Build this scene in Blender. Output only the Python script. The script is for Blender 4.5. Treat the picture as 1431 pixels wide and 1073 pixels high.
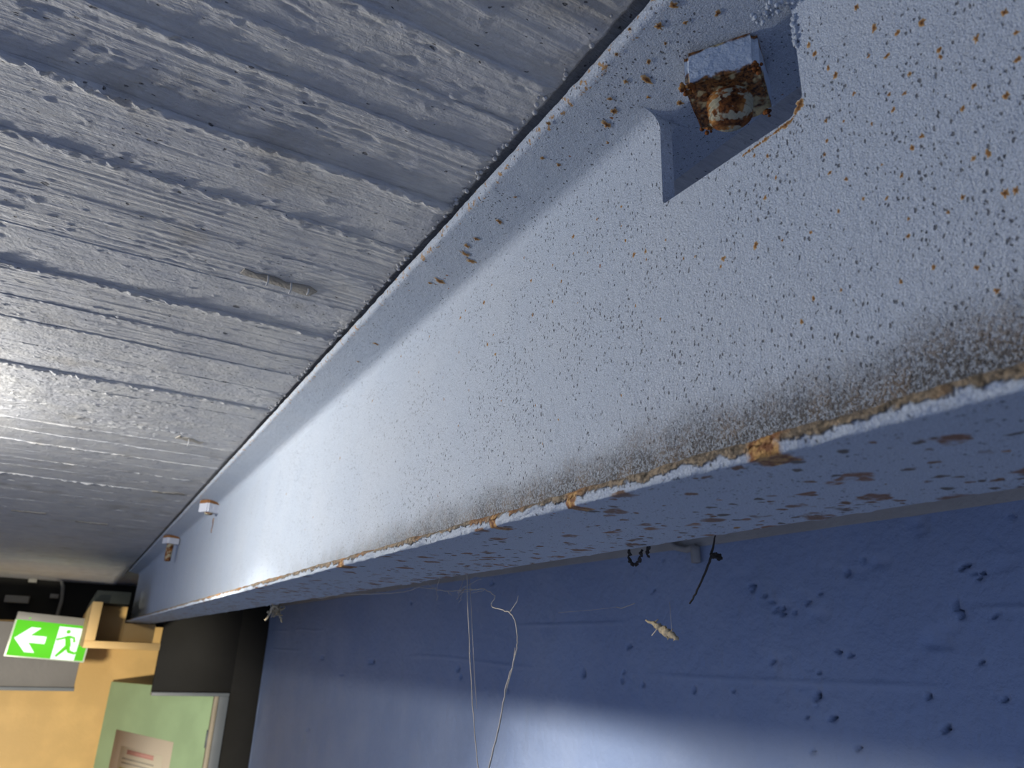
import bpy, bmesh, math, random
import numpy as np
from mathutils import Vector, Matrix
random.seed(4)
for o in list(bpy.data.objects): bpy.data.objects.remove(o, do_unlink=True)
C = bpy.context.scene.collection
SC = bpy.context.scene
B = {'CAM':[[0.868704,-0.493729,0.039815],[0.202859,0.281287,-0.937937],[0.451887,0.822866,0.344512]],'F':1032.989,'WEB':[[0.3484,0.257,1.9],[0.2869,0.2134,1.65],[0.277,0.2109,1.13],[0.2765,0.2057,0.8],[0.4012,0.2481,1.63],[0.3224,0.2559,1.1],[0.3976,0.22,1.19],[0.518,0.265,1.7],[0.5089,0.268,1.2],[0.4746,0.2611,1.6],[0.372,0.2198,1.14],[0.362,0.2301,1.13],[0.4127,0.272,1.06],[0.3731,0.2475,0.98],[0.2944,0.2264,1.02],[0.2605,0.2097,0.95],[0.2979,0.251,1.05],[0.3015,0.2873,1.48],[0.4502,0.2086,1.48],[0.4642,0.2216,1.31],[0.4554,0.2262,1.08],[0.516,0.2329,1.42],[0.2865,0.1817,0.8],[0.2665,0.1657,0.91],[0.4625,0.2716,1.13],[0.3427,0.2066,0.72],[0.3482,0.2442,0.75],[0.3322,0.2369,0.73],[0.2982,0.238,0.69],[0.2477,0.1924,0.76],[0.2395,0.1897,0.74],[0.1145,0.2293,1.61],[0.1327,0.2428,1.4],[0.124,0.2326,1.36],[0.1387,0.2593,1.45],[0.1103,0.213,1.29],[0.1105,0.2099,1.03],[0.0877,0.1899,1.45],[0.0981,0.2076,1.26],[0.088,0.2105,1.51],[0.1295,0.2259,1.22],[0.1366,0.2317,0.96],[0.1521,0.2341,1.27],[0.1548,0.2405,1.14],[0.1603,0.2525,1.17],[0.1625,0.2596,1.19],[0.1451,0.2195,0.95],[0.1225,0.2112,1.04],[0.1253,0.2046,1.03],[0.1312,0.2083,0.92],[0.1306,0.2007,1.03],[0.122,0.1826,1.11],[0.1259,0.1802,0.99],[0.1599,0.2058,1.08],[0.1617,0.2002,0.94],[0.1602,0.1904,1.05],[0.1537,0.1833,1.16],[0.187,0.2039,0.98],[0.1937,0.198,1.12],[0.1384,0.1659,0.98],[0.1315,0.1715,0.86],[0.1383,0.1805,0.75],[0.1477,0.1709,0.75],[0.1586,0.1711,0.89],[0.1068,0.1633,1.06],[0.102,0.1622,1.4],[0.0999,0.1453,1.35],[0.0967,0.1446,1.12],[0.1125,0.1512,0.93],[0.1018,0.1902,1.1],[0.0934,0.1794,1.19],[0.1068,0.1842,0.98],[0.1977,0.223,1.02],[0.1905,0.218,1.01],[0.1397,0.2005,0.78],[0.1511,0.2099,0.81],[0.1591,0.2155,0.82],[0.0862,0.2002,1.11],[0.2213,0.1797,1.71],[0.2229,0.1763,0.85],[0.2013,0.1767,1.37],[0.1868,0.172,0.8],[0.1727,0.1686,0.91],[0.1331,0.1465,0.94],[0.1318,0.153,0.83],[0.1179,0.1481,0.81],[0.1814,0.1313,1.12],[0.1745,0.1391,0.87],[0.162,0.1375,0.73],[0.1381,0.1303,0.81],[0.1261,0.1308,0.91],[0.1126,0.1243,0.89],[0.108,0.1139,1.08],[0.4377,0.1688,0.81],[0.39,0.1526,0.74],[0.3,0.1334,0.78],[0.3623,0.1358,0.87],[0.5076,0.1674,0.9],[0.3799,0.1244,0.72],[0.5398,0.1984,0.96],[0.6029,0.2427,1.34],[0.6561,0.2763,1.45],[0.5839,0.2719,1.33],[0.4921,0.1927,0.89],[1.0103,0.2854,1.67],[0.7329,0.2507,1.25],[0.8302,0.2073,1.37],[1.0871,0.2066,1.75]],'FLG':[[0.2099,0.2457,2.03,2.0],[0.2094,0.2751,1.93,1.5],[0.2129,0.2858,2.15,1.6],[0.2338,0.2468,2.08,1],[0.1931,0.2158,1.93,1.4],[0.1915,0.2029,1.89,1.4],[0.2018,0.2069,1.6,1],[0.203,0.2361,1.33,1],[0.1869,0.2426,1.32,1],[0.2274,0.239,1.71,1],[0.2016,0.2537,1.7,1],[0.2025,0.2691,1.39,1.3],[0.218,0.2545,1.21,1],[0.2222,0.297,1.46,1],[0.2312,0.2824,1.45,1.2],[0.1985,0.3343,1.51,1],[0.1856,0.3071,1.44,1.2],[0.21,0.3329,1.52,1.4],[0.2097,0.411,2.33,1.5],[0.2063,0.4421,1.99,1.3],[0.2052,0.4556,2.25,1.8],[0.2091,0.4661,2.74,2],[0.2175,0.4714,2.77,1.8],[0.2107,0.5183,2.94,2],[0.2242,0.3582,1.59,1.6],[0.2287,0.3335,1.54,1.4],[0.2121,0.6793,2.39,1.6],[0.2254,0.6432,1.72,1.6],[0.2056,0.5279,1.48,1.6],[0.2047,0.3795,1.21,1],[0.2129,0.7382,1.59,1.4],[0.2024,0.2219,0.98,1],[0.2105,0.1936,1.59,1],[0.183,0.2262,0.97,1]],'STR1':[[0.2885,0.598,0.0835],[0.2885,0.5927,0.0659],[0.2885,0.5829,0.0243],[0.2885,0.5738,-0.0144],[0.2885,0.5666,-0.0404],[0.2885,0.5586,-0.065],[0.2885,0.5515,-0.0837],[0.2885,0.5398,-0.1145]],'STR2':[[0.2885,0.6542,0.0546],[0.2885,0.6301,0.0521],[0.2885,0.6077,0.0516],[0.2885,0.5963,0.0517],[0.2885,0.573,0.0505],[0.2885,0.5562,0.0502],[0.2885,0.5382,0.0438],[0.2885,0.5447,0.0363],[0.2885,0.5278,0.0336],[0.2885,0.5139,0.0306],[0.2885,0.5048,0.0252],[0.2885,0.5006,0.013],[0.2885,0.5011,0.0055],[0.2885,0.5046,-0.0044],[0.2885,0.5141,-0.0196],[0.2885,0.5191,-0.0369],[0.2885,0.5268,-0.0592],[0.2885,0.5349,-0.0782],[0.2885,0.5521,-0.1168]],'STR3':[[0.2885,0.5139,0.0306],[0.2885,0.5025,0.0386],[0.2885,0.5018,0.0427]],'STR4':[[0.2885,0.5032,0.0055],[0.2885,0.5063,-0.0094],[0.2885,0.5147,-0.0245],[0.2885,0.5193,-0.0345]],'STR5':[[0.2885,1.2393,0.0688],[0.2885,1.0723,0.066],[0.2885,0.9401,0.063],[0.2885,0.8093,0.0586],[0.2885,0.7346,0.0558],[0.2885,0.698,0.0595],[0.2885,0.6542,0.0546]],'STR6':[[0.2885,1.4226,0.1072],[0.2885,1.3731,0.0777],[0.2885,1.3328,0.0585]],'STR7':[[0.2885,1.1683,0.0848],[0.2885,1.1039,0.0694],[0.2885,1.0422,0.0629],[0.2885,0.9711,0.0653]],'STR8':[[0.33,0.5099,0.033],[0.33,0.4619,0.0338],[0.33,0.4345,0.0349],[0.33,0.4296,0.0338],[0.33,0.4145,0.0366]],'STR9':[[0.33,0.343,0.052],[0.33,0.3598,0.0338],[0.33,0.3704,0.0192],[0.33,0.3776,0.0086],[0.33,0.3817,-0.0062]],'CLUMP':[0.2885,1.3046,0.0554],'HUSK':[[0.33,0.4028,0.0257],[0.33,0.3942,0.0229],[0.33,0.3873,0.0193],[0.33,0.3806,0.0167],[0.33,0.3734,0.0137]],'HUSKLEG':[[0.33,0.3907,0.0207],[0.33,0.3973,0.0158]],'TWIG':[[0.2885,0.293,0.0662],[0.2885,0.2951,0.06],[0.2885,0.2965,0.0557],[0.2885,0.2996,0.0492],[0.2885,0.305,0.0421],[0.2885,0.3104,0.035],[0.2885,0.3151,0.03]],'TWIGK':[[0.2885,0.296,0.0541],[0.2885,0.2924,0.0538],[0.2885,0.291,0.0522]],'DRIP1':[[0.2885,0.367,0.0656],[0.2885,0.3665,0.0587],[0.2885,0.3645,0.0551],[0.2885,0.3597,0.0543],[0.2885,0.3562,0.0582],[0.2885,0.3547,0.0627]],'DRIP2':[[0.2885,0.3479,0.0667],[0.2885,0.3494,0.0622],[0.2885,0.3489,0.0572]],'DRIP3':[[0.2885,0.2768,0.0699],[0.2885,0.277,0.0673]],'HOOK':[[0.89,1.0186,0.2],[0.89,1.0005,0.1882],[0.89,0.9737,0.182],[0.89,0.9541,0.1849],[0.89,0.9524,0.1587]],'BAND':[[0.4351,0.1877],[0.8375,0.1877],[1.1881,0.1869],[1.8996,0.186],[4.1578,0.1826]],'HOLES':[[0.7435,-0.0375,0.006,0.0126],[0.7366,-0.01,0.0033,0.0054],[0.7989,0.0809,0.0052,0.004],[0.786,0.0775,0.0078,0.005],[0.7669,0.075,0.0039,0.004],[0.8447,0.112,0.0075,0.0033],[0.8242,0.1025,0.0056,0.0044],[0.8044,0.0933,0.0056,0.005],[0.8586,0.1203,0.0045,0.0033],[0.5319,0.0769,0.004,0.0072],[0.5015,0.1077,0.004,0.0032],[0.4925,0.1127,0.0024,0.0024],[0.5124,0.1166,0.0024,0.0032],[0.6094,0.0034,0.0045,0.0032],[0.4534,0.1758,0.0032,0.0024],[0.7009,0.0272,0.0044,0.0045],[0.6797,0.0213,0.0033,0.0045],[0.6714,0.1236,0.0044,0.003],[0.6424,0.1354,0.0033,0.0018],[0.5956,0.0748,0.005,0.0027],[0.6851,-0.0949,0.0044,0.0054],[1.0728,0.1164,0.0076,0.0052],[1.1692,-0.0155,0.0063,0.0072],[1.2958,-0.0264,0.01,0.013],[1.1696,-0.0339,0.0063,0.0096],[0.9848,-0.0419,0.0068,0.0077],[0.8947,-0.0369,0.006,0.007],[2.2241,0.1389,0.0174,0.0063],[1.8659,-0.039,0.0129,0.0136],[1.8506,-0.0558,0.0084,0.0102],[1.589,-0.0755,0.0099,0.0045],[2.5287,-0.039,0.021,0.0138],[3.1218,-0.0413,0.0202,0.013],[2.8386,-0.0915,0.017,0.0072],[3.201,-0.3095,0.0303,0.01],[2.5133,-0.3072,0.0134,0.0076],[1.6975,0.1686,0.0152,0.0136],[1.1472,0.0221,0.0084,0.0039],[0.4943,-0.0869,0.0048,0.0056],[0.7181,-0.062,0.0022,0.0018],[0.7635,-0.1056,0.0048,0.0027],[0.5677,-0.0607,0.0027,0.0024],[0.5079,0.0031,0.0048,0.0016],[0.5172,0.0179,0.004,0.0016],[0.5795,-0.0272,0.0027,0.0024],[0.4978,-0.0257,0.0032,0.0014],[0.8134,0.0063,0.0052,0.002],[0.7585,-0.0636,0.0036,0.0027],[0.4854,0.0637,0.0024,0.0021],[0.529,0.0687,0.0016,0.0096],[0.7402,0.0889,0.006,0.002],[0.7156,0.0927,0.0044,0.0027],[1.1082,-0.037,0.004,0.006],[1.041,0.1743,0.0076,0.0039]],'SIGN':[[-0.225,4.25,0.089],[0.0813,4.25,0.0611],[-0.2261,4.25,0.0573],[0.0814,4.25,0.0317],[-0.2257,4.25,-0.0887],[0.0642,4.25,-0.1007],[0.0693,4.25,-0.2351]],'CONDUIT':[[-0.5439,5.25,0.4305],[-0.4257,5.25,0.3692],[-0.3649,5.25,0.3342],[-0.2742,5.25,0.3257],[-0.1477,5.25,0.328],[-0.1042,5.25,0.3151],[-0.0881,5.25,0.2752],[-0.0779,5.25,0.1944],[-0.0822,5.25,0.1136],[-0.0864,5.25,0.0339]],'CLIPS':[[-0.2468,5.25,0.2995],[-0.1202,5.25,0.2199]],'FAR':{'cor':[[0.05,3.1,0.1213],[0.0553,3.1,-0.0102],[0.2894,3.1,-0.0098],[0.3009,3.1,0.0575],[0.1731,3.1,0.1147],[0.1144,3.1,0.0283]]},'UND':[[0.277,0.2666,0.0043,0.45],[0.2804,0.2848,0.002,0.45],[0.2723,0.2461,0.0025,0.45],[0.2577,0.2347,0.0018,0.45],[0.244,0.2084,0.0015,0.45],[0.252,0.1957,0.0016,0.45],[0.2431,0.1788,0.0016,0.45],[0.2598,0.2128,0.0012,0.45],[0.2693,0.1718,0.0013,0.45],[0.2137,0.1273,0.0006,0.45],[0.2467,0.2983,0.0004,0.45],[0.2591,0.2777,0.001,0.45],[0.2805,0.2385,0.0013,0.45],[0.2435,0.1613,0.001,0.45],[0.247,0.1351,0.0012,0.45],[0.2422,0.1211,0.001,0.45],[0.2794,0.1597,0.0008,0.45],[0.1938,0.1781,0.0008,0.45],[0.2108,0.1459,0.0007,0.45],[0.285,0.312,0.0019,0.45],[0.2688,0.3162,0.0013,0.45],[0.2446,0.3227,0.0012,0.45],[0.2854,0.2765,0.0012,0.45]],'LEAF':[[0.856,-0.228],[0.8468,-0.667],[-0.0269,-0.2352],[0.7195,-0.4652],[0.2396,-0.4892],[0.5811,-0.5625],[0.3716,-0.5744],[0.6246,-0.6112],[0.5008,-0.6234]]}

# ------------------------------------------------------------------ camera, sky, lamps, exposure
# metres; origin at the photographer's lens (held up under the slab), +Y along the steel beam, +Z up
cd = bpy.data.cameras.new('camera'); cam = bpy.data.objects.new('camera', cd); C.objects.link(cam)
Rm = B['CAM']
M = Matrix.Identity(4)
for i in range(3):
    M[i][0] = Rm[0][i]; M[i][1] = -Rm[1][i]; M[i][2] = -Rm[2][i]
cam.matrix_world = M
cd.sensor_width = 36; cd.lens = B['F']/1431*36; cd.clip_start = .01; cd.clip_end = 60
cd.dof.use_dof = True; cd.dof.focus_distance = .47; cd.dof.aperture_fstop = 17
SC.camera = cam
w = bpy.data.worlds.new('World'); SC.world = w; w.use_nodes = True
bg = w.node_tree.nodes['Background']; bg.inputs[0].default_value = (.42,.55,.92,1); bg.inputs[1].default_value = .64
def lamp(name, loc, power, col, size, kind='POINT', rot=None, sy=None):
    l = bpy.data.lights.new(name, kind); l.energy = power; l.color = col
    if kind == 'POINT': l.shadow_soft_size = size
    else:
        l.size = size
        if sy: l.shape = 'RECTANGLE'; l.size_y = sy
    o = bpy.data.objects.new(name, l); C.objects.link(o); o.location = loc
    if rot: o.rotation_euler = rot
    return o
lamp('ceiling_lamp', (-.47,1.12,.226), 28, (1,.965,.90), .035)
def aim(o, p): o.rotation_euler = (Vector(p)-o.location).to_track_quat('-Z','Y').to_euler()
sl = bpy.data.lights.new('wall_fill_spot', 'SPOT'); sl.energy = 112; sl.color = (1,.97,.92); sl.shadow_soft_size = .035; sl.spot_size = math.radians(46); sl.spot_blend = 1  # unseen extra spot, added to brighten the lower part of the right wall
sp = bpy.data.objects.new('wall_fill_spot', sl); C.objects.link(sp); sp.location = (-.47,1.12,.226); aim(sp, (.9,1.3,-.60))
cs = bpy.data.lights.new('far_end_fill_spot', 'SPOT'); cs.energy = 790; cs.color = (1,.90,.72); cs.shadow_soft_size = .10; cs.spot_size = math.radians(29.5); cs.spot_blend = .6  # unseen warm spot beside the camera, added to light the far end
cl_ = bpy.data.objects.new('far_end_fill_spot', cs); C.objects.link(cl_); cl_.location = (-.7,0,-.9); aim(cl_, (.05,5.0,-.50))
SC.view_settings.view_transform = 'Standard'; SC.view_settings.look = 'None'
SC.view_settings.gamma = 1; SC.view_settings.use_curve_mapping = False; SC.view_settings.exposure = 0

# ------------------------------------------------------------------ noise in numpy
def _h(i, j, k, s):
    n = (i*374761393 + j*668265263 + k*2147483647 + s*1274126177) & 0xffffffff
    n = ((n ^ (n >> 13))*1274126177) & 0xffffffff
    n = n ^ (n >> 16)
    return (n & 0xffff)/32767.5 - 1
def vn(x, y, z=0., s=0):
    x, y, z = np.broadcast_arrays(np.asarray(x, float), np.asarray(y, float), np.asarray(z, float))
    i, j, k = np.floor(x).astype(np.int64), np.floor(y).astype(np.int64), np.floor(z).astype(np.int64)
    u, v, q = x-i, y-j, z-k
    u, v, q = u*u*(3-2*u), v*v*(3-2*v), q*q*(3-2*q)
    r = 0
    for a in (0,1):
        for b in (0,1):
            for c in (0,1):
                r = r + (u if a else 1-u)*(v if b else 1-v)*(q if c else 1-q)*_h(i+a, j+b, k+c, s)
    return r
def fbm(x, y, z=0., s=0, o=3):
    r, a = 0, 1
    for n in range(o):
        r = r + a*vn(np.asarray(x)*2**n, np.asarray(y)*2**n, np.asarray(z)*2**n, s+n*7); a *= .5
    return r
def sstep(a, b, x):
    t = np.clip((np.asarray(x, float)-a)/(b-a), 0, 1); return t*t*(3-2*t)

# ------------------------------------------------------------------ mesh helpers
def tag(o, label=None, cat=None, group=None, kind=None):
    if label: o['label'] = label
    if cat: o['category'] = cat
    if group: o['group'] = group
    if kind: o['kind'] = kind
    return o
def empty(name, loc, rz=0):
    o = bpy.data.objects.new(name, None); C.objects.link(o); o.location = loc; o.rotation_euler = (0,0,rz)
    o.empty_display_size = .05; return o
def link(name, me, mat, parent=None, smooth=True):
    o = bpy.data.objects.new(name, me); C.objects.link(o)
    if mat: me.materials.append(mat)
    if smooth and len(me.polygons): me.polygons.foreach_set('use_smooth', [True]*len(me.polygons))
    if parent: o.parent = parent
    return o
def mesh(name, V, F, mat, parent=None, off=None, smooth=True, sharp=None):
    V = np.asarray(V, float).reshape(-1,3)
    if off is not None: V = V - np.asarray(off)
    me = bpy.data.meshes.new(name)
    F = np.asarray(F) if not isinstance(F, list) or len({len(f) for f in F}) == 1 else F
    if isinstance(F, np.ndarray):
        n, k = F.shape
        me.vertices.add(len(V)); me.vertices.foreach_set('co', V.astype(np.float32).ravel())
        me.loops.add(n*k); me.loops.foreach_set('vertex_index', F.astype(np.int32).ravel())
        me.polygons.add(n); me.polygons.foreach_set('loop_start', np.arange(0, n*k, k, dtype=np.int32))
        me.update(calc_edges=True); me.validate()
    else:
        me.from_pydata(V.tolist(), [], [list(map(int, f)) for f in F]); me.update()
    o = link(name, me, mat, parent, smooth)
    if sharp: me.set_sharp_from_angle(angle=math.radians(sharp))
    return o
def grid_faces(n, m, flip=False):
    i = np.arange((n-1)*m).reshape(n-1, m)[:, :m-1].ravel()
    q = np.stack([i, i+1, i+m+1, i+m], 1)
    return q[:, ::-1] if flip else q
class MB:
    def __init__(s): s.v = []; s.f = []
    def add(s, V, F):
        b = len(s.v); s.v += [tuple(p) for p in V]; s.f += [[b+i for i in f] for f in F]
    def box(s, a, b, rot=None, piv=None):
        (x0,y0,z0), (x1,y1,z1) = a, b
        V = [Vector(p) for p in ((x0,y0,z0),(x1,y0,z0),(x1,y1,z0),(x0,y1,z0),(x0,y0,z1),(x1,y0,z1),(x1,y1,z1),(x0,y1,z1))]
        if rot is not None: V = [rot @ (p-Vector(piv)) + Vector(piv) for p in V]
        s.add(V, [(0,3,2,1),(4,5,6,7),(0,1,5,4),(1,2,6,5),(2,3,7,6),(3,0,4,7)]); return s
    def tube(s, pts, r, n=6):
        P = [Vector(p) for p in pts]; R = r if isinstance(r, (list,tuple)) else [r]*len(P)
        V = []; F = []
        for i, p in enumerate(P):
            t = (P[min(i+1,len(P)-1)]-P[max(i-1,0)]).normalized()
            a = t.orthogonal().normalized() if i == 0 else (a - t*a.dot(t)).normalized()
            b = t.cross(a)
            V += [p+(a*math.cos(2*math.pi*k/n)+b*math.sin(2*math.pi*k/n))*R[i] for k in range(n)]
        for i in range(len(P)-1):
            for k in range(n): F.append((i*n+k, i*n+(k+1)%n, (i+1)*n+(k+1)%n, (i+1)*n+k))
        F.append(tuple(range(n))[::-1]); F.append(tuple((len(P)-1)*n+k for k in range(n)))
        s.add(V, F); return s
    def lathe(s, prof, c, n=24):
        V = []; F = []
        for r, z in prof: V += [(c[0]+r*math.cos(2*math.pi*k/n), c[1]+r*math.sin(2*math.pi*k/n), c[2]+z) for k in range(n)]
        for i in range(len(prof)-1):
            for k in range(n): F.append((i*n+k, i*n+(k+1)%n, (i+1)*n+(k+1)%n, (i+1)*n+k))
        F.append(tuple(range(n))[::-1]); F.append(tuple((len(prof)-1)*n+k for k in range(n)))
        s.add(V, F); return s
    def prism(s, poly, z0, z1, tr=lambda p: p):
        n = len(poly)
        V = [tr((x,y,z0)) for x,y in poly]+[tr((x,y,z1)) for x,y in poly]
        F = [tuple(range(n))[::-1], tuple(range(n,2*n))]+[(i,(i+1)%n,n+(i+1)%n,n+i) for i in range(n)]
        s.add(V, F); return s
    def build(s, name, mat, parent=None, off=None, smooth=False, bevel=0, sharp=None):
        o = mesh(name, s.v, s.f, mat, parent, off, smooth)
        bm = bmesh.new(); bm.from_mesh(o.data); bmesh.ops.recalc_face_normals(bm, faces=bm.faces)
        if bevel: bmesh.ops.bevel(bm, geom=bm.edges[:], offset=bevel, segments=2, affect='EDGES', profile=.6, clamp_overlap=True)
        bm.to_mesh(o.data); bm.free()
        if bevel or sharp:
            o.data.polygons.foreach_set('use_smooth', [True]*len(o.data.polygons)); o.data.set_sharp_from_angle(angle=math.radians(sharp or 40))
        return o

# ------------------------------------------------------------------ material helpers
class N:
    def __init__(s, name, rough=.6, spec=.35, metal=0):
        s.m = bpy.data.materials.new(name); s.m.use_nodes = True
        s.t = s.m.node_tree; s.b = s.t.nodes['Principled BSDF']
        s.set('Roughness', rough); s.set('Specular IOR Level', spec); s.set('Metallic', metal)
        s.pos = s.n('ShaderNodeNewGeometry').outputs['Position']
    def n(s, k): return s.t.nodes.new(k)
    def inp(s, sock, v):
        if isinstance(v, bpy.types.NodeSocket): s.t.links.new(v, sock)
        elif isinstance(v, (tuple,list)) and len(v) == 3 and sock.type == 'RGBA': sock.default_value = (*v,1)
        else: sock.default_value = v
    def set(s, k, v): s.inp(s.b.inputs[k], v)
    def math(s, op, a, b=0., c=None, clamp=False):
        q = s.n('ShaderNodeMath'); q.operation = op; q.use_clamp = clamp
        s.inp(q.inputs[0], a); s.inp(q.inputs[1], b)
        if c is not None: s.inp(q.inputs[2], c)
        return q.outputs[0]
    def ramp(s, v, a, b, o0=0., o1=1.):
        q = s.n('ShaderNodeMapRange'); q.interpolation_type = 'SMOOTHSTEP'; s.inp(q.inputs[0], v)
        for i, x in enumerate((a,b,o0,o1)): q.inputs[i+1].default_value = x
        return q.outputs[0]
    def scale(s, v, sc):
        q = s.n('ShaderNodeMapping'); s.inp(q.inputs[0], v); q.inputs['Scale'].default_value = sc; return q.outputs[0]
    def noise(s, sc, det=3, rough=.55, v=None, dist=0):
        q = s.n('ShaderNodeTexNoise'); s.inp(q.inputs['Vector'], v or s.pos); q.inputs['Scale'].default_value = sc
        q.inputs['Detail'].default_value = det; q.inputs['Roughness'].default_value = rough; q.inputs['Distortion'].default_value = dist
        return q.outputs[0]
    def cells(s, sc, rmin, rmax, keep, v=None, wob=None):
        """random dots: 0..1 mask; keep = share of cells with a dot"""
        q = s.n('ShaderNodeTexVoronoi'); q.inputs['Scale'].default_value = sc
        v = v or s.pos
        if wob:
            ns = s.n('ShaderNodeTexNoise'); ns.inputs['Scale'].default_value = wob[0]; s.inp(ns.inputs['Vector'], v); ns.inputs['Detail'].default_value = 2
            ad = s.n('ShaderNodeVectorMath'); ad.operation = 'MULTIPLY_ADD'; s.inp(ad.inputs[0], ns.outputs['Color']); ad.inputs[1].default_value = (wob[1],)*3; s.inp(ad.inputs[2], v); v = ad.outputs[0]
        s.inp(q.inputs['Vector'], v)
        sep = s.n('ShaderNodeSeparateColor'); s.inp(sep.inputs[0], q.outputs['Color'])
        r = s.math('MULTIPLY_ADD', sep.outputs[1], rmax-rmin, rmin)
        m = s.math('DIVIDE', q.outputs['Distance'], r)
        m = s.ramp(m, .65, 1., 1., 0.)
        if isinstance(keep, bpy.types.NodeSocket): return s.math('MULTIPLY', m, s.math('LESS_THAN', sep.outputs[0], keep)), sep.outputs[2]
        return s.math('MULTIPLY', m, s.math('LESS_THAN', sep.outputs[0], keep)), sep.outputs[2]
    def mix(s, f, a, b):
        q = s.n('ShaderNodeMix'); q.data_type = 'RGBA'; s.inp(q.inputs[0], f); s.inp(q.inputs[6], a); s.inp(q.inputs[7], b); return q.outputs[2]
    def xyz(s, v=None):
        q = s.n('ShaderNodeSeparateXYZ'); s.inp(q.inputs[0], v or s.pos); return q.outputs
    def bump(s, h, dist, strength=1., prev=None):
        q = s.n('ShaderNodeBump'); q.inputs['Strength'].default_value = strength; q.inputs['Distance'].default_value = dist
        s.inp(q.inputs['Height'], h)
        if prev: s.inp(q.inputs['Normal'], prev)
        return q.outputs[0]
    def done(s, col, nrm=None):
        s.set('Base Color', col)
        if nrm: s.set('Normal', nrm)
        return s.m
RUST_D, RUST_M, RUST_L = (.045,.016,.008), (.22,.075,.018), (.46,.23,.07)
PAINT = (.475,.545,.635)
def steel_paint(name, where):
    q = N(name, .55, .35)
    X, Y, Z = q.xyz()
    col = q.mix(q.ramp(q.noise(9,3), .35,.7), PAINT, (.505,.565,.64))
    gr = q.noise(1500, 2, .8); col = q.mix(q.math('MULTIPLY', q.ramp(gr,.56,.40), .42), col, (.26,.27,.31)); col = q.mix(q.math('MULTIPLY', q.ramp(gr,.54,.66), .6), col, (.66,.70,.77))
    peel = q.noise(780, 3, .65); coarse = q.noise(230, 3); fine = q.noise(1700, 2)
    b = q.bump(coarse, .0008, 1.); b = q.bump(peel, .0008, 1., b); b = q.bump(fine, .00055, 1., b)
    # pin-holes in the paint: bumped, the shade inside them coloured near black
    den = q.math('MULTIPLY', q.ramp(q.noise(14,2), .35,.65,.25,.85), q.ramp(Y, .95,.35,.45,1.))
    pit, r = q.cells(185, .05,.17, den, q.scale(q.pos,(1,1.25,.8)), wob=(330,.004))
    b = q.bump(pit, -.0013, 1., b); col = q.mix(q.math('MULTIPLY', pit, .72), col, (.03,.03,.035))
    cl = q.math('MULTIPLY', q.ramp(q.noise(24,3,.6), .36,.64, .06,.55), q.ramp(Y, .75,.25,.6,1.25)); mp, r = q.cells(430, .10,.36, cl, q.scale(q.pos,(1,1.2,.75)), wob=(600,.002))
    b = q.bump(mp, -.0009, 1., b); col = q.mix(q.math('MULTIPLY', mp, .78), col, (.05,.05,.06))
    spk, r = q.cells(85, .05,.15, .24, q.scale(q.pos,(1,1.2,.8)), wob=(260,.004))
    col = q.mix(spk, col, q.mix(r, RUST_M, RUST_L))
    if where == 'web':
        g = q.math('MULTIPLY', q.ramp(Z, .070,.128,1.,0.), q.ramp(Y, .1,1.2,1.25,.2))
        g = q.math('ADD', g, q.math('MULTIPLY_ADD', q.noise(22,4,.6), .7, -.35))
        sp = q.noise(760, 3, .7)
        f = q.math('MULTIPLY', q.ramp(g, .05,.85), q.ramp(sp, .40,.58,.12,.95))
        col = q.mix(f, col, q.mix(q.ramp(q.noise(60,2),.4,.65), (.105,.095,.088), (.22,.165,.115)))
        b = q.bump(q.math('MULTIPLY', sp, q.ramp(g,.0,.7)), .0022, 1., b)
    if where == 'bottom':
        # dusty rusted arris along the upper half of the toe
        wv = q.noise(140,3,.65); wv2 = q.noise(20,2)
        e = q.math('ADD', Z, q.math('MULTIPLY_ADD', wv, .009, q.math('MULTIPLY_ADD', wv2, .006, -.0075)))
        f = q.ramp(e, .0672,.0685)
        side = q.math('LESS_THAN', X, .19)
        low = q.math('MULTIPLY', f, 1.)
        br = q.mix(q.ramp(q.noise(260,3,.7),.4,.62), (.14,.105,.065), (.36,.27,.17))
        br = q.mix(q.ramp(q.noise(45,2),.52,.68), br, (.30,.14,.04))
        col = q.mix(low, col, br)
        for y0, wd in ((.165,.0075),(.2775,.004),(.352,.004),(.62,.01)):
            d = q.math('ABSOLUTE', q.math('SUBTRACT', Y, y0))
            m = q.math('MULTIPLY', q.ramp(q.math('ADD', d, q.math('MULTIPLY_ADD', q.noise(300,2), .006, -.003)), wd*.7, wd*1.2, 1.,0.), q.math('LESS_THAN', X, .197))
            col = q.mix(m, col, q.mix(q.ramp(q.noise(350,2),.4,.6), RUST_M, (.55,.30,.09)))
        # stains under the flange
        und = q.math('LESS_THAN', Z, .0652)
        dens = q.ramp(X, .187,.28,.3,1.)
        m1, r1 = q.cells(52, .18,.50, dens, q.scale(q.pos,(1.,1.,1.)), (120,.012))
        m1 = q.math('MULTIPLY', m1, q.ramp(q.noise(70,3,.7),.32,.5))
        m2, r2 = q.cells(120, .12,.42, dens, None, (200,.006))
        rust = q.mix(r1, (.15,.12,.10), (.30,.13,.05))
        col = q.mix(q.math('MULTIPLY', m2, und), col, q.mix(r2, (.13,.115,.10), (.22,.11,.05)))
        col = q.mix(q.math('MULTIPLY', m1, und), col, rust)
        b = q.bump(q.math('MULTIPLY', wv, f), .004, 1., b)
    if where == 'top':
        e = q.math('MULTIPLY', q.math('LESS_THAN', X, .190), q.ramp(q.noise(190,3,.6), .57,.66))
        col = q.mix(e, col, (.42,.25,.11))
    q.set('Roughness', .6)
    return q.done(col, b)
M_WEB = steel_paint('web_paint', 'web'); M_BOT = steel_paint('bottom_flange_paint', 'bottom'); M_TOP = steel_paint('top_flange_paint', 'top')
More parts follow.
